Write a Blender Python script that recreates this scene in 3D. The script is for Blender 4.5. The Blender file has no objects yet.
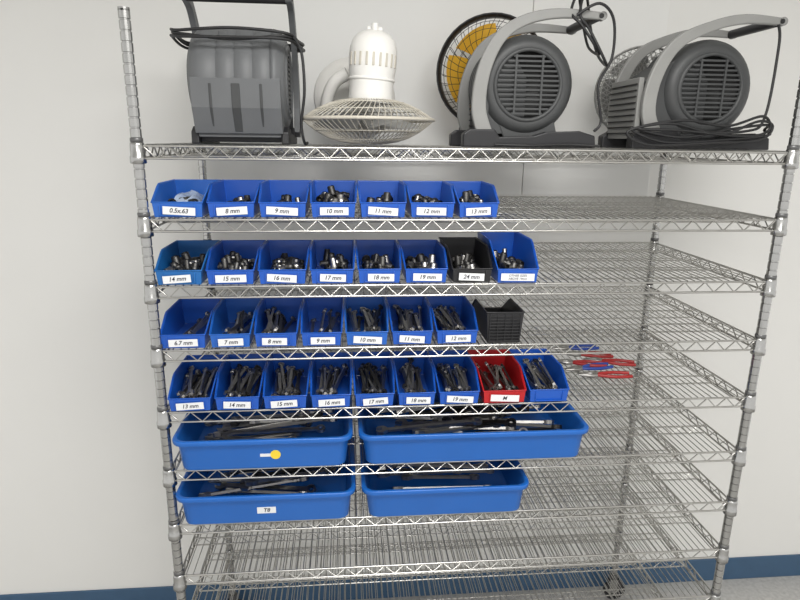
import bpy, math, random
import numpy as np
from mathutils import Vector, Matrix, Euler
random.seed(11)
sc=bpy.context.scene
sc.view_settings.view_transform='Standard'
sc.view_settings.look='None'
ZS=2.10          # top shelf mid-truss height
W=1.79; D=0.70; WALL=0.79
LEV=[0,-.19,-.3735,-.558,-.7465,-.936,-1.12,-1.302,-1.49,-1.75]
DK=0.019

# ---------------- materials ----------------
def mat(name,col,rough=.5,metal=0,noise=0,nscale=20,bump=0,spec=.5,emit=None,coat=0,alpha=1,trans=0):
    m=bpy.data.materials.new(name); m.use_nodes=True
    nt=m.node_tree; b=nt.nodes['Principled BSDF']
    b.inputs['Base Color'].default_value=(*col,1)
    b.inputs['Roughness'].default_value=rough
    b.inputs['Metallic'].default_value=metal
    b.inputs['Specular IOR Level'].default_value=spec
    b.inputs['Coat Weight'].default_value=coat
    b.inputs['Alpha'].default_value=alpha
    b.inputs['Transmission Weight'].default_value=trans
    if emit: 
        b.inputs['Emission Color'].default_value=(*emit[0],1); b.inputs['Emission Strength'].default_value=emit[1]
    if noise or bump:
        tc=nt.nodes.new('ShaderNodeTexCoord'); n=nt.nodes.new('ShaderNodeTexNoise')
        n.inputs['Scale'].default_value=nscale; n.inputs['Detail'].default_value=4
        nt.links.new(tc.outputs['Object'],n.inputs['Vector'])
        if noise:
            mx=nt.nodes.new('ShaderNodeMix'); mx.data_type='RGBA'
            mx.inputs[6].default_value=(*[c*(1-noise) for c in col],1)
            mx.inputs[7].default_value=(*[min(1,c*(1+noise)) for c in col],1)
            nt.links.new(n.outputs['Fac'],mx.inputs[0]); nt.links.new(mx.outputs[2],b.inputs['Base Color'])
        if bump:
            bp=nt.nodes.new('ShaderNodeBump'); bp.inputs['Strength'].default_value=bump; bp.inputs['Distance'].default_value=.002
            nt.links.new(n.outputs['Fac'],bp.inputs['Height']); nt.links.new(bp.outputs['Normal'],b.inputs['Normal'])
    return m
M=dict(
 wall=mat('wall_paint',(.77,.765,.74),.75,noise=.02,nscale=3,bump=.06),
 board=mat('whiteboard_surface',(.79,.79,.77),.5,noise=.01,nscale=2),
 base=mat('blue_vinyl_baseboard',(.045,.10,.18),.4,noise=.1),
 floor=mat('speckled_vinyl_floor',(.46,.45,.43),.4,noise=.35,nscale=60),
 ceil=mat('ceiling_tile',(.8,.8,.78),.9,noise=.05,nscale=40),
 chrome=mat('chrome_wire',(.53,.52,.495),.28,1,noise=.18,nscale=30),
 post=mat('chrome_post',(.45,.45,.44),.24,1,noise=.15,nscale=30),
 sleeve=mat('collar_grey',(.14,.14,.14),.4,.6,noise=.1),
 blue=mat('blue_plastic',(.008,.085,.44),.33,noise=.12,nscale=12,coat=.15),
 blue2=mat('blue_plastic_light',(.012,.11,.46),.35,noise=.12,nscale=12,coat=.15),
 teal=mat('teal_blue_plastic',(.01,.12,.37),.35,noise=.12,nscale=12),
 tub=mat('tub_blue_plastic',(.010,.115,.44),.36,noise=.08,nscale=10,coat=.1),
 red=mat('red_plastic',(.45,.012,.016),.35,noise=.1,nscale=12),
 black=mat('black_plastic',(.014,.014,.016),.45,noise=.15,nscale=15),
 paper=mat('label_paper',(.70,.71,.72),.7,noise=.05,nscale=60),
 ink=mat('marker_ink',(.015,.015,.03),.6,noise=.05),
 yellow=mat('yellow_sticker',(.80,.58,.04),.6,noise=.05),
 steel=mat('tool_steel',(.38,.37,.355),.36,1,noise=.3,nscale=40),
 dsteel=mat('dark_tool_steel',(.08,.078,.075),.42,.9,noise=.3,nscale=40),
 bag=mat('clear_bag',(.50,.60,.78),.2,noise=.25,nscale=25,bump=.6,alpha=.6),
 char=mat('charcoal_housing',(.050,.052,.053),.5,noise=.25,nscale=8),
 grey=mat('grey_housing',(.125,.13,.135),.5,noise=.15,nscale=8),
 silver=mat('silver_grey_plastic',(.25,.25,.24),.5,noise=.15,nscale=8),
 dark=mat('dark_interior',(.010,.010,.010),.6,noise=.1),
 cord=mat('black_cord',(.014,.014,.015),.5,noise=.1),
 white=mat('white_fan_plastic',(.74,.73,.70),.4,noise=.03,nscale=5),
 cream=mat('cream_wire',(.50,.47,.40),.45,noise=.06,nscale=9),
 yel=mat('yellow_blade',(.75,.42,.03),.4,noise=.15,nscale=9),
 mesh=mat('grey_grill_wire',(.34,.34,.33),.4,.1,noise=.1),
 hred=mat('red_grip',(.36,.02,.02),.4,noise=.1), hblue=mat('blue_grip',(.02,.06,.3),.4,noise=.1),
 lamp=mat('fluorescent_diffuser',(.9,.9,.9),.5,noise=.01,emit=((1,.98,.95),3)),
)
# ---------------- mesh builder ----------------
class MB:
    def __init__(s): s.v=[]; s.f=[]; s.m=[]; s.sm=[]; s.mats=[]; s.T=Matrix()
    def mi(s,k):
        if k not in s.mats: s.mats.append(k)
        return s.mats.index(k)
    def add(s,vs,fs,k,smooth=False):
        o=len(s.v); mi=s.mi(k)
        s.v+= [tuple(s.T@Vector(v)) for v in vs]
        for f in fs: s.f.append([i+o for i in f]); s.m.append(mi); s.sm.append(smooth)
    def box(s,x0,x1,y0,y1,z0,z1,k):
        vs=[(x,y,z) for z in(z0,z1) for y in(y0,y1) for x in(x0,x1)]
        s.add(vs,[(0,2,3,1),(4,5,7,6),(0,1,5,4),(2,6,7,3),(0,4,6,2),(1,3,7,5)],k)
    def tube(s,pts,r,k,n=6,closed=False,cap=True):
        P=[Vector(p) for p in pts]; N=len(P); vs=[]; 
        rs=r if isinstance(r,(list,tuple)) else [r]*N
        t0=None
        for i in range(N):
            if closed: t=(P[(i+1)%N]-P[i-1])
            else: t=P[min(i+1,N-1)]-P[max(i-1,0)]
            if t.length<1e-9: t=Vector((0,0,1))
            t.normalize()
            if t0 is None:
                a=Vector((0,0,1)) if abs(t.z)<.9 else Vector((1,0,0)); u=t.cross(a).normalized()
            else:
                u=(u-t*u.dot(t)); 
                if u.length<1e-6: u=t.orthogonal()
                u.normalize()
            w=t.cross(u); t0=t
            for j in range(n):
                a=2*math.pi*j/n; vs.append(P[i]+(u*math.cos(a)+w*math.sin(a))*rs[i])
        fs=[]
        for i in range(N if closed else N-1):
            i2=(i+1)%N
            for j in range(n): fs.append((i*n+j,i*n+(j+1)%n,i2*n+(j+1)%n,i2*n+j))
        s.add(vs,fs,k,n>4)
        if cap and not closed:
            s.add(vs[:n],[tuple(range(n-1,-1,-1))],k); s.add(vs[-n:],[tuple(range(n))],k)
    def lathe(s,prof,k,n=24,axis='Z',c=(0,0,0),a0=0,smooth=True):
        vs=[];c=Vector(c)
        for (r,h) in prof:
            for j in range(n):
                a=2*math.pi*j/n+a0; x,y=r*math.cos(a),r*math.sin(a)
                p=(x,y,h) if axis=='Z' else ((x,h,y) if axis=='Y' else (h,x,y))
                vs.append(Vector(p)+c)
        fs=[]
        for i in range(len(prof)-1):
            for j in range(n):
                fs.append((i*n+j,i*n+(j+1)%n,(i+1)*n+(j+1)%n,(i+1)*n+j))
        s.add(vs,fs,k,smooth)
    def prism(s,pts,y0,y1,k):   # outline in XZ extruded along Y
        n=len(pts); vs=[(x,y0,z) for x,z in pts]+[(x,y1,z) for x,z in pts]
        fs=[tuple(range(n)),tuple(range(2*n-1,n-1,-1))]+[(i,i+n,(i+1)%n+n,(i+1)%n) for i in range(n)]
        s.add(vs,fs,k)
    def obj(s,name,parent=None,loc=(0,0,0),rot=(0,0,0),bevel=0):
        me=bpy.data.meshes.new(name); me.from_pydata(s.v,[],s.f)
        for k in s.mats: me.materials.append(M[k])
        me.polygons.foreach_set('material_index',s.m); me.polygons.foreach_set('use_smooth',s.sm); me.update()
        o=bpy.data.objects.new(name,me); sc.collection.objects.link(o)
        o.location=loc; o.rotation_euler=rot
        if parent: o.parent=parent
        if bevel:
            b=o.modifiers.new('bevel','BEVEL'); b.width=bevel; b.segments=2; b.limit_method='ANGLE'; b.angle_limit=.7
        return o
def empty(name,loc=(0,0,0),rot=(0,0,0),parent=None):
    e=bpy.data.objects.new(name,None); e.empty_display_size=.05; sc.collection.objects.link(e)
    e.location=loc; e.rotation_euler=rot
    if parent: e.parent=parent
    return e
def smooth_path(pts,n=8,closed=False):
    P=[Vector(p) for p in pts]; N=len(P); out=[]
    rng=range(N) if closed else range(N-1)
    for i in rng:
        g=lambda j:(P[j%N] if closed else P[max(0,min(N-1,j))])
        p0,p1,p2,p3=g(i-1),g(i),g(i+1),g(i+2)
        for q in range(n):
            t=q/n
            out.append(.5*((2*p1)+(p2-p0)*t+(2*p0-5*p1+4*p2-p3)*t*t+(3*p1-p0-3*p2+p3)*t**3))
    if not closed: out.append(P[-1])
    return out

# ---------------- room ----------------
def room():
    b=MB(); b.box(-3,4.5,WALL,WALL+.1,0,3.1,'wall'); b.obj('wall_back')
    b=MB(); b.box(-3,4.5,WALL-.008,WALL,0,.126,'base'); b.obj('baseboard_back',bevel=.003)
    b=MB(); b.box(-3,4.5,-4.5,WALL+.1,-.05,0,'floor'); b.obj('floor')
    b=MB(); b.box(-3,4.5,-4.5,WALL+.1,3.1,3.15,'ceil'); b.obj('ceiling')
    for x0,x1 in ((-.028,1.2435),(1.2465,1.78)):
        b=MB(); b.box(x0,x1,WALL-.009,WALL-.0002,ZS-.172,ZS+.86,'board'); b.obj('whiteboard',bevel=.002)
room()

# ---------------- shelving ----------------
unit=empty('wire_shelving_unit')
def post(b,x,y,z0,z1):
    prof=[]; z=z0; r=.0140
    while z<z1-.01:
        prof+=[(r,z),(r,z+.021),(r-.0022,z+.022),(r-.0022,z+.0245)]; z+=.0254
    prof+=[(r,z),(r,z1),(r*.8,z1+.004),(0.0005,z1+.005)]
    b.lathe(prof,'post',n=14,c=(x,y,0),smooth=False)
b=MB()
for x in (0,W):
    for y in (0,D): post(b,x,y,.13,ZS+.333)
b.obj('posts',unit)
b=MB()
for x in (0,W):
    for y in (0,D):
        b.tube([(x,y,.12),(x,y,.14)],.02,'sleeve',10)
        b.box(x-.02,x+.02,y-.012,y-.009,.04,.125,'post'); b.box(x-.02,x+.02,y+.009+.003,y+.015,.04,.125,'post')
        b.box(x-.02,x+.02,y-.012,y+.015,.115,.125,'post')
        b.lathe([(.001,-.011),(.05,-.011),(.054,-.006),(.054,.006),(.05,.011),(.001,.011)],'black',20,'Y',(x+.01,y+.0015,.054))
b.obj('casters',unit)
def shelf_mesh():
    b=MB(); r=.0032; e=.014
    zt,zb=.0155,-.0155
    def truss(a,c,step=.062):
        a=Vector(a); c=Vector(c); L=(c-a).length; d=(c-a)/L
        for z in (zt,zb): b.tube([a+Vector((0,0,z)),c+Vector((0,0,z))],r,'chrome',8)
        n=int(round(L/step)); pts=[]
        for i in range(2*n+1): pts.append(a+d*(L*i/(2*n))+Vector((0,0,zt if i%2==0 else zb)))
        b.tube(pts,.0024,'chrome',6)
    truss((e,0,0),(W-e,0,0)); truss((e,D,0),(W-e,D,0)); truss((0,e,0),(0,D-e,0),.06); truss((W,e,0),(W,D-e,0),.06)
    for fy in (.27,.5,.75):
        y=D*fy
        b.tube([(0,y,zt-.004),(W,y,zt-.004)],.0026,'chrome',6)
        b.tube([(0,y,zb),(W,y,zb)],.0026,'chrome',6)
        n=29; b.tube([(W*i/(2*n),y,(zt-.004) if i%2 else zb) for i in range(2*n+1)],.0018,'chrome',4)
    n=84
    for i in range(1,n):
        x=W*i/n
        b.tube([(x,-.002,zt+.0005),(x,.004,zt+.0035),(x,D-.004,zt+.0035),(x,D+.002,zt+.0005)],.00165,'chrome',5)
    for x in (0,W):
        for y in (0,D):
            b.lathe([(.0150,-.030),(.0205,-.028),(.0205,-.012),(.0185,-.008),(.0175,.018),(.0165,.024),(.0145,.025)],'post',16,'Z',(x,y,0))
            b.lathe([(.0143,.025),(.0160,.026),(.0160,.034),(.0143,.036)],'sleeve',14,'Z',(x,y,0))
    return b
sm=shelf_mesh().obj('shelf_1',unit,(0,0,ZS))
for i,l in enumerate(LEV[1:]):
    o=bpy.data.objects.new('shelf_%d'%(i+2),sm.data); sc.collection.objects.link(o); o.parent=unit; o.location=(0,0,ZS+l)

# ---------------- tools ----------------
def socket(b,T,r=.011,h=.03,k='steel'):
    b.T=T; n=12
    b.lathe([(r*.62,0),(r*.9,0),(r,.002),(r,h*.55),(r*.86,h*.6),(r*.86,h-.002),(r*.7,h)],k,n)
    b.lathe([(r*.7,h),(r*.62,h-.012),(r*.2,h-.013)],'dsteel',6); b.lathe([(r*.62,0),(r*.45,.012),(.0005,.012)],'dsteel',4,smooth=False)
    b.T=Matrix()
def wrench(b,T,L=.17,w=.011,k='steel'):
    b.T=T; t=w*.35
    hw=w*.45
    b.box(-hw,hw,w*.8,L-w*.8,-t*.7,t*.7,k)
    n=14; R=w*1.05; r=w*.58; vs=[];fs=[]
    for z in(-t,t):
        for rr in(R,r):
            for j in range(n):
                a=2*math.pi*j/n; vs.append((rr*math.cos(a),L+rr*math.sin(a),z))
    for j in range(n):
        j2=(j+1)%n
        fs+=[(j,j2,j2+2*n,j+2*n),(n+j,n+j+2*n,n+j2+2*n,n+j2),(j,j+n,j2+n,j2),(2*n+j,2*n+j2,3*n+j2,3*n+j)]
    b.add(vs,fs,k)
    pts=[(-hw,w*.9),(-w*1.15,0.2*w),(-w*1.1,-w*.9),(-w*.55,-w*1.3),(-w*.5,-.1*w),(w*.5,-.3*w),(w*.35,-w*1.45),(w*.95,-w*1.1),(w*1.2,0),(hw,w*.9)]
    m=len(pts); vs=[(x,y,-t) for x,y in pts]+[(x,y,t) for x,y in pts]
    b.add(vs,[tuple(range(m-1,-1,-1)),tuple(range(m,2*m))]+[(i,(i+1)%m,(i+1)%m+m,i+m) for i in range(m)],k)
    b.T=Matrix()
def TR(x,y,z,rx=0,ry=0,rz=0): return Matrix.Translation((x,y,z))@Euler((rx,ry,rz)).to_matrix().to_4x4()

def bin_mesh(w,L,H,lip,k,ribs=False):
    """hopper-front storage bin, open top; origin at front bottom centre"""
    b=MB(); t=.0025
    prof=[(0,0),(-.004,lip),(L*.30,H*.93),(L*.36,H),(L,H),(L-.006,0)]
    def ring(off):
        out=[]
        for sgn in(-1,1):
            out.append([(sgn*((w/2-.007 if z<.001 else w/2-.007+.007*z/H)-off),min(max(y,(-.004*z/H)+off),L-off) if off else y,(z+ (off if z<.001 else 0))) for y,z in prof])
        return out
    o=ring(0); i=ring(t); n=len(prof)
    vs=o[0]+o[1]+i[0]+i[1]
    A=lambda j:j; B=lambda j:n+j; C=lambda j:2*n+j; Dd=lambda j:3*n+j
    fs=[tuple(A(j) for j in range(n)),tuple(B(j) for j in reversed(range(n))),
        (A(0),B(0),B(1),A(1)),(A(4),B(4),B(5),A(5)),(A(5),B(5),B(0),A(0)),
        tuple(C(j) for j in reversed(range(n))),tuple(Dd(j) for j in range(n)),
        (C(0),C(1),Dd(1),Dd(0)),(C(4),C(5),Dd(5),Dd(4)),(C(5),C(0),Dd(0),Dd(5))]
    for j in (1,2,3):
        fs.append((A(j),C(j),C(j+1),A(j+1))); fs.append((B(j),B(j+1),Dd(j+1),Dd(j)))
    fs.append((A(1),B(1),Dd(1),C(1))); fs.append((A(4),C(4),Dd(4),B(4)))
    b.add(vs,fs,k)
    hw=lambda z:w/2-.007+.007*z/H+.0008
    path=[(-hw(lip),-.004,lip),(-hw(H),L*.30,H*.93),(-hw(H),L*.36,H),(-hw(H),L,H),(hw(H),L,H),(hw(H),L*.36,H),(hw(H),L*.30,H*.93),(hw(lip),-.004,lip)]
    b.tube(path,.0026,k,6,closed=True)
    b.box(-w*.34,w*.34,-.0065,-.001,.004,.0065,k); b.box(-w*.34,-w*.34+.003,-.0065,-.001,.004,lip-.006,k); b.box(w*.34-.003,w*.34,-.0065,-.001,.004,lip-.006,k)
    if ribs:
        for q in range(9): b.box(-w/2+.008,w/2-.008,L-.002,L+.003,.008+q*H/10,.010+q*H/10,k)
        for q in range(5): b.box(-w/2+.01+q*(w-.02)/4-.001,-w/2+.01+q*(w-.02)/4+.001,L-.002,L+.003,.006,H-.004,k)
    return b
def text(name,s,size,parent,loc,rot):
    c=bpy.data.curves.new(name,'FONT'); c.body=s; c.size=size; c.align_x='CENTER'; c.align_y='CENTER'; c.offset=.00035 if size>.012 else .0001; c.shear=.2
    c.materials.append(M['ink']); o=bpy.data.objects.new(name,c); sc.collection.objects.link(o)
    o.parent=parent; o.location=loc; o.rotation_euler=rot; return o
def fill(kind,w,L,H,dense):
    b=MB(); R=random
    if kind=='sockets':
        for i in range(dense):
            r=R.uniform(.009,.014); h=R.choice([.024,.026,.03,.045])
            x=R.uniform(-w/2+.03,w/2-.03); y=R.uniform(.055,L-.055); z=.015+(H*(.5 if dense>50 else .34))*(i/dense)*(.5+.5*y/L)
            if R.random()<.3: T=TR(x,min(y,L-.04),z*.6+.002,R.uniform(-.25,.25),R.uniform(-.25,.25),0)
            else: 
                rz=R.uniform(-1.6,1.6); T=TR(x-abs(x)/x*.0,y,z,math.pi/2+R.uniform(-.25,.25),0,rz)
                # keep both socket ends inside the bin walls
                ex=x+math.sin(rz)*h
                if abs(ex)>w/2-.018: T=TR(x,y,z,math.pi/2,0,rz*.2)
            socket(b,T,r,h,R.choice(['steel','dsteel','dsteel']))
    elif kind=='wrenches':
        for i in range(dense):
            l=R.uniform(.13,.19); ww=R.uniform(.008,.012)
            x=R.uniform(-w/2+.027,w/2-.027); z=.014+.030*i/dense
            rz=R.uniform(-.2,.2)
            if abs(x-math.sin(rz)*l)>w/2-.02: rz=0
            T=TR(x,R.uniform(.022,.038),z,R.uniform(.02,.14),R.uniform(-1.2,1.2),rz)
            wrench(b,T,l,ww,R.choice(['steel','steel','dsteel']))
    elif kind=='bag':
        n=10;vs=[];fs=[]
        for i in range(n+1):
            for j in range(n+1):
                u,v=i/n,j/n; x=(u-.5)*(w-.03); y=.012+v*(L-.03)
                e=min(u,1-u,v,1-v)*4
                vs.append((x,y,.008+min(1,e)*H*.55*(.5+.5*v)+R.uniform(0,.014)))
        for i in range(n):
            for j in range(n): a=i*(n+1)+j; fs.append((a,a+n+1,a+n+2,a+1))
        b.add(vs,fs,'bag'); 
        for i in range(16): socket(b,TR(R.uniform(-.03,.03),R.uniform(.05,.18),R.uniform(.02,.035),1.5,0,R.uniform(-.6,.6)),.012,.03,'dsteel')
    return b
def bin_(lev,x0,x1,k,label,kind,dense,H=.082,L=.24,y=.012,lip=.040,rot=0,ribs=False,lw=.6):
    w=(x1-x0)-.0065; z=ZS+LEV[lev]+DK+.002
    e=empty('storage_bin',((x0+x1)/2,y,z),(0,0,rot))
    bin_mesh(w,L,H,lip,k,ribs).obj('bin_shell',e,bevel=.0012)
    if kind: fill(kind,w,L,H,dense).obj(kind,e)
    if label:
        b=MB(); hw=w*lw/2*random.uniform(.92,1.08); ox=random.uniform(-.004,.004); b.box(-hw+ox,hw+ox,-.0077,-.0068,.007,.007+.021,'paper'); a=random.uniform(-.07,.07)
        b.obj('label',e,rot=(0,a,0))
        text('label_text',label,.0165 if len(label)<8 else .009,e,(ox,-.0080,.0175),(math.pi/2,a,0))
    return e
R2=[.013,.157,.293,.431,.565,.703,.838,.962]
for i,(lb,kd,dn,k) in enumerate([('0.5x.63','bag',0,'blue2'),('8 mm','sockets',9,'blue'),('9 mm','sockets',7,'blue'),('10 mm','sockets',60,'blue'),('11 mm','sockets',12,'blue'),('12 mm','sockets',26,'blue'),('13 mm','sockets',34,'blue')]):
    bin_(1,R2[i],R2[i+1],k,lb,kd,dn)
R3=[.009,.144,.284,.426,.558,.690,.822]
for i,(lb,kd,dn,k) in enumerate([('14 mm','sockets',40,'teal'),('15 mm','sockets',30,'blue'),('16 mm','sockets',42,'blue'),('17 mm','sockets',28,'blue'),('18 mm','sockets',38,'blue'),('19 mm','sockets',32,'blue')]):
    bin_(2,R3[i],R3[i+1],k,lb,kd,dn,y=.002)
bin_(2,.824,.950,'black','24 mm','sockets',34,H=.09,y=.0)
bin_(2,.951,1.083,'blue','OTHER SIZES\nABOVE 19mm','sockets',36,H=.108,L=.27,y=-.008,lw=.75)
R4=[.004,.140,.264,.395,.522,.655,.785,.918]
for i,(lb,kd,dn,k) in enumerate([('6.7 mm','wrenches',3,'blue'),('7 mm','wrenches',9,'blue2'),('8 mm','wrenches',14,'blue'),('9 mm','wrenches',6,'blue'),('10 mm','wrenches',18,'blue2'),('11 mm','wrenches',15,'blue'),('12 mm','wrenches',17,'blue')]):
    bin_(3,R4[i],R4[i+1],k,lb,kd,dn,y=.005)
bin_(3,.932,1.048,'black','',None,0,H=.095,y=.235,L=.24,rot=math.pi,ribs=True)
R5=[.013,.144,.281,.418,.546,.674,.797,.930,1.072,1.205]
for i,(lb,kd,dn,k) in enumerate([('13 mm','wrenches',20,'blue'),('14 mm','wrenches',18,'blue'),('15 mm','wrenches',18,'blue'),('16 mm','wrenches',16,'blue'),('17 mm','wrenches',18,'blue'),('18 mm','wrenches',16,'blue'),('19 mm','wrenches',16,'blue'),('M','wrenches',14,'red'),('','wrenches',14,'blue')]):
    bin_(4,R5[i],R5[i+1],k,lb,kd,dn,y=-.004)

# pliers
def pliers(k,loc,rot):
    b=MB()
    for s in(-1,1):
        b.tube(smooth_path([(0,0,0),(s*.012,-.03,0),(s*.02,-.07,0),(s*.014,-.12,0)],5),.006,k,8)
        b.tube([(s*.003,-.005,0),(s*.010,.012,0),(s*.006,.03,0),(s*.002,.055,0)],[.007,.008,.006,.003],'steel',6)
    b.tube([(0,0,-.007),(0,0,.007)],.01,'steel',12)
    b.obj('pliers',None,loc,rot)
zz=ZS+LEV[4]+DK+.010
for i,(k,x,y,r) in enumerate([('hred',1.32,.30,1.3),('hblue',1.33,.24,1.75),('hred',1.38,.38,1.4),('hred',1.43,.31,1.25),('hblue',1.36,.45,1.6),('hred',1.36,.18,1.5)]):
    pliers(k,(x,y,zz),(0,0,r))

# ---------------- tubs ----------------
def rrect(hx,hy,r,n=5):
    pts=[]
    for cx,cy,a0 in((hx-r,hy-r,0),(-hx+r,hy-r,90),(-hx+r,-hy+r,180),(hx-r,-hy+r,270)):
        for i in range(n+1):
            a=math.radians(a0+90*i/n); pts.append((cx+r*math.cos(a),cy+r*math.sin(a)))
    return pts
def tub(lev,x0,x1,depth,H,sticker,y=-.035,tools=14):
    e=empty('storage_tub',((x0+x1)/2,y+depth/2,ZS+LEV[lev]+DK+.002))
    hx=(x1-x0)/2; hy=depth/2; b=MB()
    secs=[(hx-.030,hy-.025,.025,0),(hx-.022,hy-.018,.03,.006),(hx-.013,hy-.012,.035,H-.022),(hx-.011,hy-.010,.035,H-.016),(hx-.001,hy-.001,.04,H-.016),(hx,hy,.04,H-.010),(hx,hy,.04,H-.002),(hx-.003,hy-.003,.038,H),
          (hx-.012,hy-.012,.034,H-.001),(hx-.016,hy-.015,.032,H-.012),(hx-.030,hy-.026,.028,.010),(hx-.045,hy-.04,.02,.004)]
    vs=[];n=24
    for a,c,r,z in secs: vs+=[(x,yy,z) for x,yy in rrect(a,c,r)]
    fs=[]
    for i in range(len(secs)-1):
        for j in range(n): fs.append((i*n+j,i*n+(j+1)%n,(i+1)*n+(j+1)%n,(i+1)*n+j))
    fs.append(tuple(range(n-1,-1,-1))); fs.append(tuple((len(secs)-1)*n+j for j in range(n)))
    b.add(vs,fs,'tub',True); o=b.obj('tub_shell',e)
    m=o.modifiers.new('ws','BEVEL'); m.width=.0015; m.segments=2; m.limit_method='ANGLE'; m.angle_limit=.6
    b=MB(); R=random
    for i in range(tools):
        l=R.uniform(.20,.32); 
        T=TR(R.uniform(-hx+.06,hx-.06-l),R.uniform(-hy+.12,hy-.12),.02+.050*i/tools,0,0,-math.pi/2+R.uniform(-.22,.22))
        T=T@TR(0,0,0,R.uniform(0,.06),R.uniform(-.8,.8),0)
        wrench(b,T,l,R.uniform(.013,.019),R.choice(['steel','steel','dsteel']))
    b.obj('large_wrenches',e)
    yf=lambda z:-(hy-.018)+(-.006)*(z-.006)/(H-.028)
    tilt=.075
    if sticker=='yellow':
        zc=.05; b=MB(); b.tube([(0,-.0003,0),(0,-.0012,0)],.015,'yellow',24); b.obj('sticker',e,(.035,yf(zc),zc),(tilt,0,0))
        b=MB(); b.box(-.045,-.012,-.0009,-.0002,-.006,.004,'paper'); b.obj('label',e,(.035,yf(zc),zc),(tilt,0,0))
    elif sticker:
        zc=.048; b=MB(); b.box(-.028,.028,-.0009,-.0002,-.011,.011,'paper'); b.obj('label',e,(0,yf(zc),zc),(tilt,0,0))
        text('label_text',sticker,.018,e,(0,yf(zc)-.0015,zc),(math.pi/2+tilt,0,0))
tub(5,.018,.545,.42,.105,'yellow')
tub(5,.562,1.275,.42,.105,None,tools=26)
tub(6,.012,.552,.40,.105,'T8',tools=10)
tub(6,.57,1.098,.40,.105,None,tools=10)

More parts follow.
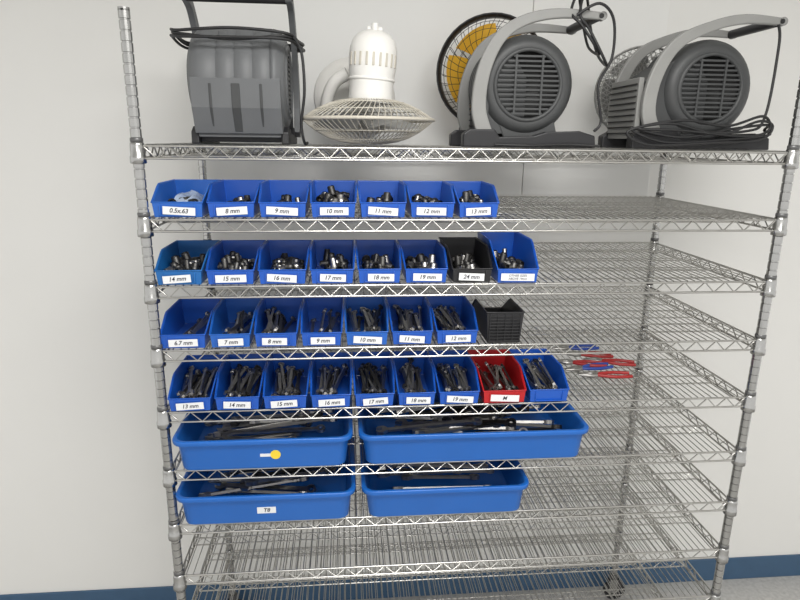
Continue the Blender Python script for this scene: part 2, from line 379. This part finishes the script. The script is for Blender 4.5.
# ---------------- blowers ----------------
def band(b,pts,ws,y0,y1,k):
    P=smooth_path([(x,0,z) for x,z in pts],6); N=len(P); vs=[]
    wp=smooth_path([(w,0,0) for w in ws],6)
    for i in range(N):
        t=(P[min(i+1,N-1)]-P[max(0,i-1)]).normalized(); nrm=Vector((-t.z,0,t.x)); w=wp[i].x/2
        a=P[i]+nrm*w; c=P[i]-nrm*w
        vs+=[(a.x,y0,a.z),(a.x,y1,a.z),(c.x,y1,c.z),(c.x,y0,c.z)]
    fs=[(0,1,2,3),((N-1)*4+3,(N-1)*4+2,(N-1)*4+1,(N-1)*4)]
    for i in range(N-1):
        for j in range(4): fs.append((i*4+j,(i+1)*4+j,(i+1)*4+(j+1)%4,i*4+(j+1)%4))
    b.add(vs,fs,k)
def blower(x,y,rz,body='char',arm='silver',cords=None,stretch=1.0,armw=.8,hy=.10,tip=.20,R=.146,gz=.372,duct=.20,skirt=False):
    e=empty('air_mover_blower',(x,y,ZS+DK+.001),(0,0,rz))
    cz=.18
    b=MB()
    prof=[(.098,-hy-.004),(.112,-hy-.008),(.128,-hy-.002),(R-.004,-hy+.016),(R,-hy+.03)]
    y=-hy+.03; st=.033 if hy<.11 else .05
    while y<hy-.04:
        prof+=[(R,y+st-.009),(R-.004,y+st-.006),(R-.004,y+st-.003),(R,y+st)]; y+=st
    prof+=[(R,hy-.03),(R-.004,hy-.016),(.128,hy+.002),(.112,hy+.008),(.098,hy+.004)]
    prof=[p for i,p in enumerate(prof) if i<5 or i>=len(prof)-5 or p[1]<hy-.028]
    b.lathe(prof,body,44,'Y',(0,0,cz))
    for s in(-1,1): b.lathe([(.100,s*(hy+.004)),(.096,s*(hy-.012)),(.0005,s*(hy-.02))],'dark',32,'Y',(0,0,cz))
    b.obj('scroll_housing',e)
    b=MB()
    L=-duct
    b.prism([(L,.035),(L+.012,.195),(-.06,.30),(0,.2),(0,.045)],-hy+.012,hy-.012,body)
    b.box(L-.006,L+.01,-hy,hy,.03,.21,arm if duct>.15 else body)
    for i in range(9): b.box(L-.012,L-.005,-hy+.008,hy-.008,.045+i*.018,.049+i*.018,'dark')
    if skirt:
        b.prism([(.118,.030),(.146,.10),(R,cz),(0,cz),(-.05,.03)],-hy+.004,hy-.004,body)
        b.prism([(.120,.034),(.149,.10),(.152,.165),(.146,.165),(.10,.034)],-.012,.012,'char')
        for q in(-.07,.07): b.prism([(.119,.034),(.148,.10),(.151,.165),(.146,.165),(.10,.034)],q-.004,q+.004,'char')
    b.obj('outlet_duct',e,bevel=.004)
    b=MB()
    for s in(-1,1):
        yy=s*(hy+.002)
        for i in range(-6,7):
            z=i*.0135; c=math.sqrt(max(0,.094**2-z*z))
            b.box(-c,c,min(yy,yy+s*.006),max(yy,yy+s*.006),cz+z-.0028,cz+z+.0028,'char')
        for xx in(-.04,.04):
            c=math.sqrt(.094**2-xx*xx); b.box(xx-.003,xx+.003,min(yy,yy+s*.008),max(yy,yy+s*.008),cz-c,cz+c,'char')
        b.lathe([(.094,yy),(.096,yy+s*.010),(.104,yy+s*.010),(.108,yy)],body,36,'Y',(0,0,cz))
    b.obj('intake_grill',e)
    b=MB()
    pts=[(-.125*stretch,.03),(-.150*stretch,.11),(-.140*stretch,.215),(-.098*stretch,.305),(-.03,gz-.018),(.07 if tip>.15 else .03,gz+.004),(tip,gz)]
    ws=[.058,.054,.050,.044,.038,.034,.026]
    for s in(-1,1):
        y0,y1=sorted((s*(hy+.010),s*(hy+.028))); band(b,pts,[w*armw for w in ws],y0,y1,arm)
        b.tube([(tip+.003,y0,gz),(tip+.003,y1,gz)],.0125,arm,14)
        b.tube([(tip-.002,s*(hy+.030),gz),(tip-.002,s*(hy+.028),gz)],.007,'dark',12)
    b.obj('side_arms',e,bevel=.004)
    b=MB(); b.tube([(tip-.008,-hy-.012,gz),(tip-.008,hy+.012,gz)],.014,'black',14); b.obj('grip',e)
    b=MB(); q=min(1,(tip+.10)/.3); sb=min(stretch,1.25)
    for s in(-1,1):
        y0,y1=sorted((s*(hy-.01),s*(hy+(.032 if not skirt else .012))))
        b.prism([(-.195*sb,0),(-.195*sb,.038),(-.175*sb,.052),(-.10,.052),(-.085,.030),(.02,.034),(.06*q,.046),(.16*q,.050),(.21*q,.036),(.215*q,0)],y0,y1,'black')
    b.box(-.16,.15*q,-hy,hy,.006,.03,'black')
    b.prism([(-.06,.02),(-.09,.09),(.09,.09),(.11,.02)],-hy+.01,hy-.01,body)
    b.obj('base_feet',e,bevel=.004)
    if cords:
        b=MB()
        for c,closed in cords: b.tube(smooth_path(c,8,closed),.0042,'cord',7,closed=closed)
        b.obj('power_cord',e)
    return e
def wrap(z,g,tilt=0):
    return ([(.150+g,-.14,z),(.160+g,0,z+tilt),(.150+g,.14,z),(.08,.168+g,z-.01),(-.08,.168+g,z),(-.14,.08,z+.01),(-.15,0,z+.01),(-.14,-.08,z+.01),(-.08,-.168-g,z),(.08,-.172-g,z+.01)],True)
blower(.228,.31,-math.pi/2,'grey','grey',hy=.128,tip=.05,R=.150,gz=.405,skirt=True,cords=[wrap(.290,0,-.012),wrap(.298,.004,.008),wrap(.282,.006,.0),([(.14,.165,.29),(.13,.185,.25),(.13,.19,.15),(.12,.178,.06),(.11,.185,.006),(.06,.19,.006)],False)])
blower(1.078,.32,0,'char','silver',duct=.125,cords=[([(.12,-.14,.37),(.18,-.15,.40),(.23,-.14,.36),(.24,-.13,.26),(.20,-.145,.18),(.22,-.14,.08),(.2,-.145,.05)],False),
   ([(.13,-.14,.37),(.15,-.10,.43),(.20,0,.44),(.24,.05,.36),(.25,0,.28),(.22,-.14,.24),(.16,-.145,.33)],True),
   ([(.11,-.12,.38),(.14,-.08,.44),(.18,0,.42),(.22,.05,.35),(.22,0,.30),(.20,-.13,.27),(.14,-.14,.34)],True),
   ([(-.1,-.14,.008),(0,-.15,.006),(.12,-.14,.010),(.22,-.145,.006)],False)])
blower(1.650,.32,0,'char','silver',stretch=1.32,duct=.22,tip=.185,cords=[
   ([(-.26,-.145,.06),(-.1,-.15,.035),(.05,-.15,.06),(.17,-.148,.075),(.20,-.1,.06),(.18,-.15,.045),(.05,-.152,.03),(-.15,-.152,.02)],True),
   ([(-.27,-.15,.05),(-.14,-.155,.075),(.02,-.155,.045),(.14,-.154,.085),(.19,-.15,.07),(.15,-.156,.03),(.0,-.158,.02),(-.2,-.155,.012)],True),
   ([(-.24,-.15,.06),(-.1,-.155,.085),(.04,-.155,.07),(.15,-.154,.10),(.18,-.15,.06),(.10,-.156,.04),(-.1,-.155,.055)],True),
   ([(-.1,-.15,.05),(.1,-.156,.055),(.16,-.15,.10),(.175,-.14,.30),(.16,-.145,.36)],False)])

# ---------------- round fans ----------------
def round_fan(x,y,rz,R,cz,grill,blade,diamond=False,rim='black'):
    e=empty('round_floor_fan',(x,y,ZS+DK+.001),(0,0,rz))
    b=MB()
    b.lathe([(R,-.05),(R+.006,-.045),(R+.006,.0),(R,.005),(R-.005,.0),(R-.005,-.045),(R,-.05)] if not diamond else [(R,-.05),(R+.004,-.045),(R+.004,-.035),(R,-.03),(R-.004,-.035),(R-.004,-.045),(R,-.05)],rim,40,'Y',(0,0,cz))
    for s in(-1,1):
        for f in(.3,.45,.6,.75,.88): 
            r=R*f; yy=s*(.05+.022*(1-f*f))
            b.tube([(r*math.cos(a),yy,cz+r*math.sin(a)) for a in np.linspace(0,2*math.pi,32,endpoint=False)],.0010,grill,5,closed=True)
        n=44 if diamond else 34
        for i in range(n):
            a=2*math.pi*i/n
            if diamond:
                for dd in(-.9,.9): b.tube([(R*f*math.cos(a+dd*(1-f)),s*(.05+.022*(1-f*f)),cz+R*f*math.sin(a+dd*(1-f))) for f in(.2,.4,.6,.8,1)],.0013,grill,4)
            else: b.tube([(R*f*math.cos(a+.5*(1-f)),s*(.05+.022*(1-f*f)),cz+R*f*math.sin(a+.5*(1-f))) for f in(.2,.4,.6,.8,1)],.0010,grill,4)
        b.lathe([(.0005,s*.076),(R*.2,s*.074),(R*.22,s*.070)],rim,24,'Y',(0,0,cz))
    b.obj('grill',e)
    b=MB()
    for i in range(5):
        a0=2*math.pi*i/5; vs=[];fs=[]
        for q in range(7):
            f=q/6
            for p_ in range(5):
                r=R*(.18+.68*p_/4); a=a0+f*1.05+.25*p_/4; vs.append((r*math.cos(a),-.035+.05*f,cz+r*math.sin(a)))
        for q in range(6):
            for p_ in range(4): k=q*5+p_; fs.append((k,k+1,k+6,k+5))
        b.add(vs,fs,blade,True)
    b.lathe([(.0005,-.04),(R*.2,-.035),(R*.22,.03),(.0005,.04)],blade,20,'Y',(0,0,cz))
    b.obj('blades',e)
    b=MB(); zb=cz-R*.86
    for s in(-1,1):
        b.tube(smooth_path([(s*.09,-.10,.006),(s*.095,0,zb*.75+.01),(s*.09,.10,.006)],5),.008,'black',8)
        b.tube([(s*.095,0,zb*.7),(s*.5*R,0,zb+.01)],.010,'black',8)
    b.tube([(-.09,.10,.008),(.09,.10,.008)],.007,'black',8)
    b.obj('stand',e)
round_fan(1.045,.565,-.32,.182,.248,'black','yel')
round_fan(1.60,.58,-.35,.155,.190,'mesh','silver',True,'mesh')

# ---------------- white desk fan face down ----------------
e=empty('desk_fan',(.602,.27,ZS+DK+.001))
b=MB(); R=.200
def fz(f,up): return .076+ (.062*(1-f**2.6) if up else -.072*(1-f**2.8))
for up in(0,1):
    n=64
    for i in range(n):
        a=2*math.pi*i/n
        fs_=[.25,.45,.62,.78,.9,.97,1]
        b.tube([(R*f*math.cos(a+.35*(1-f)),R*f*math.sin(a+.35*(1-f)),fz(f,up)) for f in fs_],.0014,'cream',5)
    for f in(.28,.55,.8):
        b.tube([(R*f*math.cos(a),R*f*math.sin(a),fz(f,up)) for a in np.linspace(0,2*math.pi,40,endpoint=False)],.0018,'cream',5,closed=True)
b.tube([(R*math.cos(a),R*math.sin(a),.076) for a in np.linspace(0,2*math.pi,48,endpoint=False)],.0050,'cream',8,closed=True)
b.lathe([(.0005,.003),(.045,.003),(.052,.010)],'white',28)
b.obj('grill',e)
b=MB()
for i in range(4):
    a0=2*math.pi*i/4; vs=[];fs=[]
    for q in range(7):
        f=q/6
        for p_ in range(5):
            r=R*(.15+.7*p_/4); a=a0+f*1.1; vs.append((r*math.cos(a),r*math.sin(a),.050+.04*f))
    for q in range(6):
        for p_ in range(4): k=q*5+p_; fs.append((k,k+1,k+6,k+5))
    b.add(vs,fs,'mesh',True)
b.obj('blades',e)
b=MB(); MT=TR(.0,0,.0,0,.06,0); b.T=MT
b.lathe([(.066,.125),(.069,.135),(.066,.150),(.066,.19),(.070,.215),(.072,.25),(.070,.280),(.062,.302),(.048,.318),(.028,.327),(.0005,.330)],'white',32,'Z',(0,0,0))
b.lathe([(.066,.186),(.0700,.189),(.0700,.193),(.0665,.196)],'white',32)
for i in range(9):
    a=-2.7+i*.28; b.T=MT@TR(.0722*math.cos(a),.0722*math.sin(a),0,0,0,a); b.box(-.002,.0010,-.0035,.0035,.225,.262,'cream')
b.T=MT; b.tube([(.0,-.02,.31),(.0,-.02,.345)],.010,'white',12); b.box(-.022,.022,-.012,.03,.318,.338,'white')
b.T=Matrix(); b.obj('motor_housing',e,bevel=.003)
b=MB()
b.tube(smooth_path([(.0,.03,.22),(-.01,.09,.22),(-.02,.16,.18)],5),[.038]*11,'white',16)
b.T=TR(-.035,.20,.150,math.pi/2-.25,0,.15)
b.lathe([(.0005,.035),(.045,.03),(.10,.018),(.136,.004),(.138,-.006),(.0005,-.008)],'white',40)
b.T=Matrix()
b.tube(smooth_path([(-.06,.07,.215),(-.10,.08,.19),(-.125,.10,.14),(-.13,.12,.08)],6),[.020]*19,'white',12)
b.obj('stand_base',e)

# ---------------- lights ----------------
def area(name,loc,size,power,rot=(0,0,0),col=(1,.985,.96)):
    l=bpy.data.lights.new(name,'AREA'); l.shape='RECTANGLE'; l.size,l.size_y=size; l.energy=power; l.color=col
    o=bpy.data.objects.new(name,l); sc.collection.objects.link(o); o.location=loc; o.rotation_euler=rot
for i,(x,y) in enumerate([(.9,-1.2),(.9,-3.2)]):
    b=MB(); b.box(-.62,.62,-.32,.32,0,.02,'lamp'); b.obj('ceiling_light',None,(x,y,3.08))
    area('ceiling_lamp',(x,y,3.06),(1.2,.6),42)
w=bpy.data.worlds.new('world'); sc.world=w; w.use_nodes=True
w.node_tree.nodes['Background'].inputs[0].default_value=(1,.99,.97,1); w.node_tree.nodes['Background'].inputs[1].default_value=1.02

# ---------------- camera ----------------
yaw,pit,rol,f=.0895,.2607,.0119,601.27
cyw,syw=math.cos(yaw),math.sin(yaw)
fw=Vector((syw*math.cos(pit),cyw*math.cos(pit),-math.sin(pit))); rt=Vector((cyw,-syw,0)); up=rt.cross(fw)
r2=rt*math.cos(rol)+up*math.sin(rol); u2=-rt*math.sin(rol)+up*math.cos(rol)
cam=bpy.data.cameras.new('camera'); co=bpy.data.objects.new('camera',cam); sc.collection.objects.link(co)
mt=Matrix((r2,u2,-fw)).transposed().to_4x4(); mt.translation=Vector((.5346,-1.6455,ZS+.0387)); co.matrix_world=mt
cam.sensor_width=36; cam.lens=f/800*36; cam.clip_start=.01
sc.camera=co
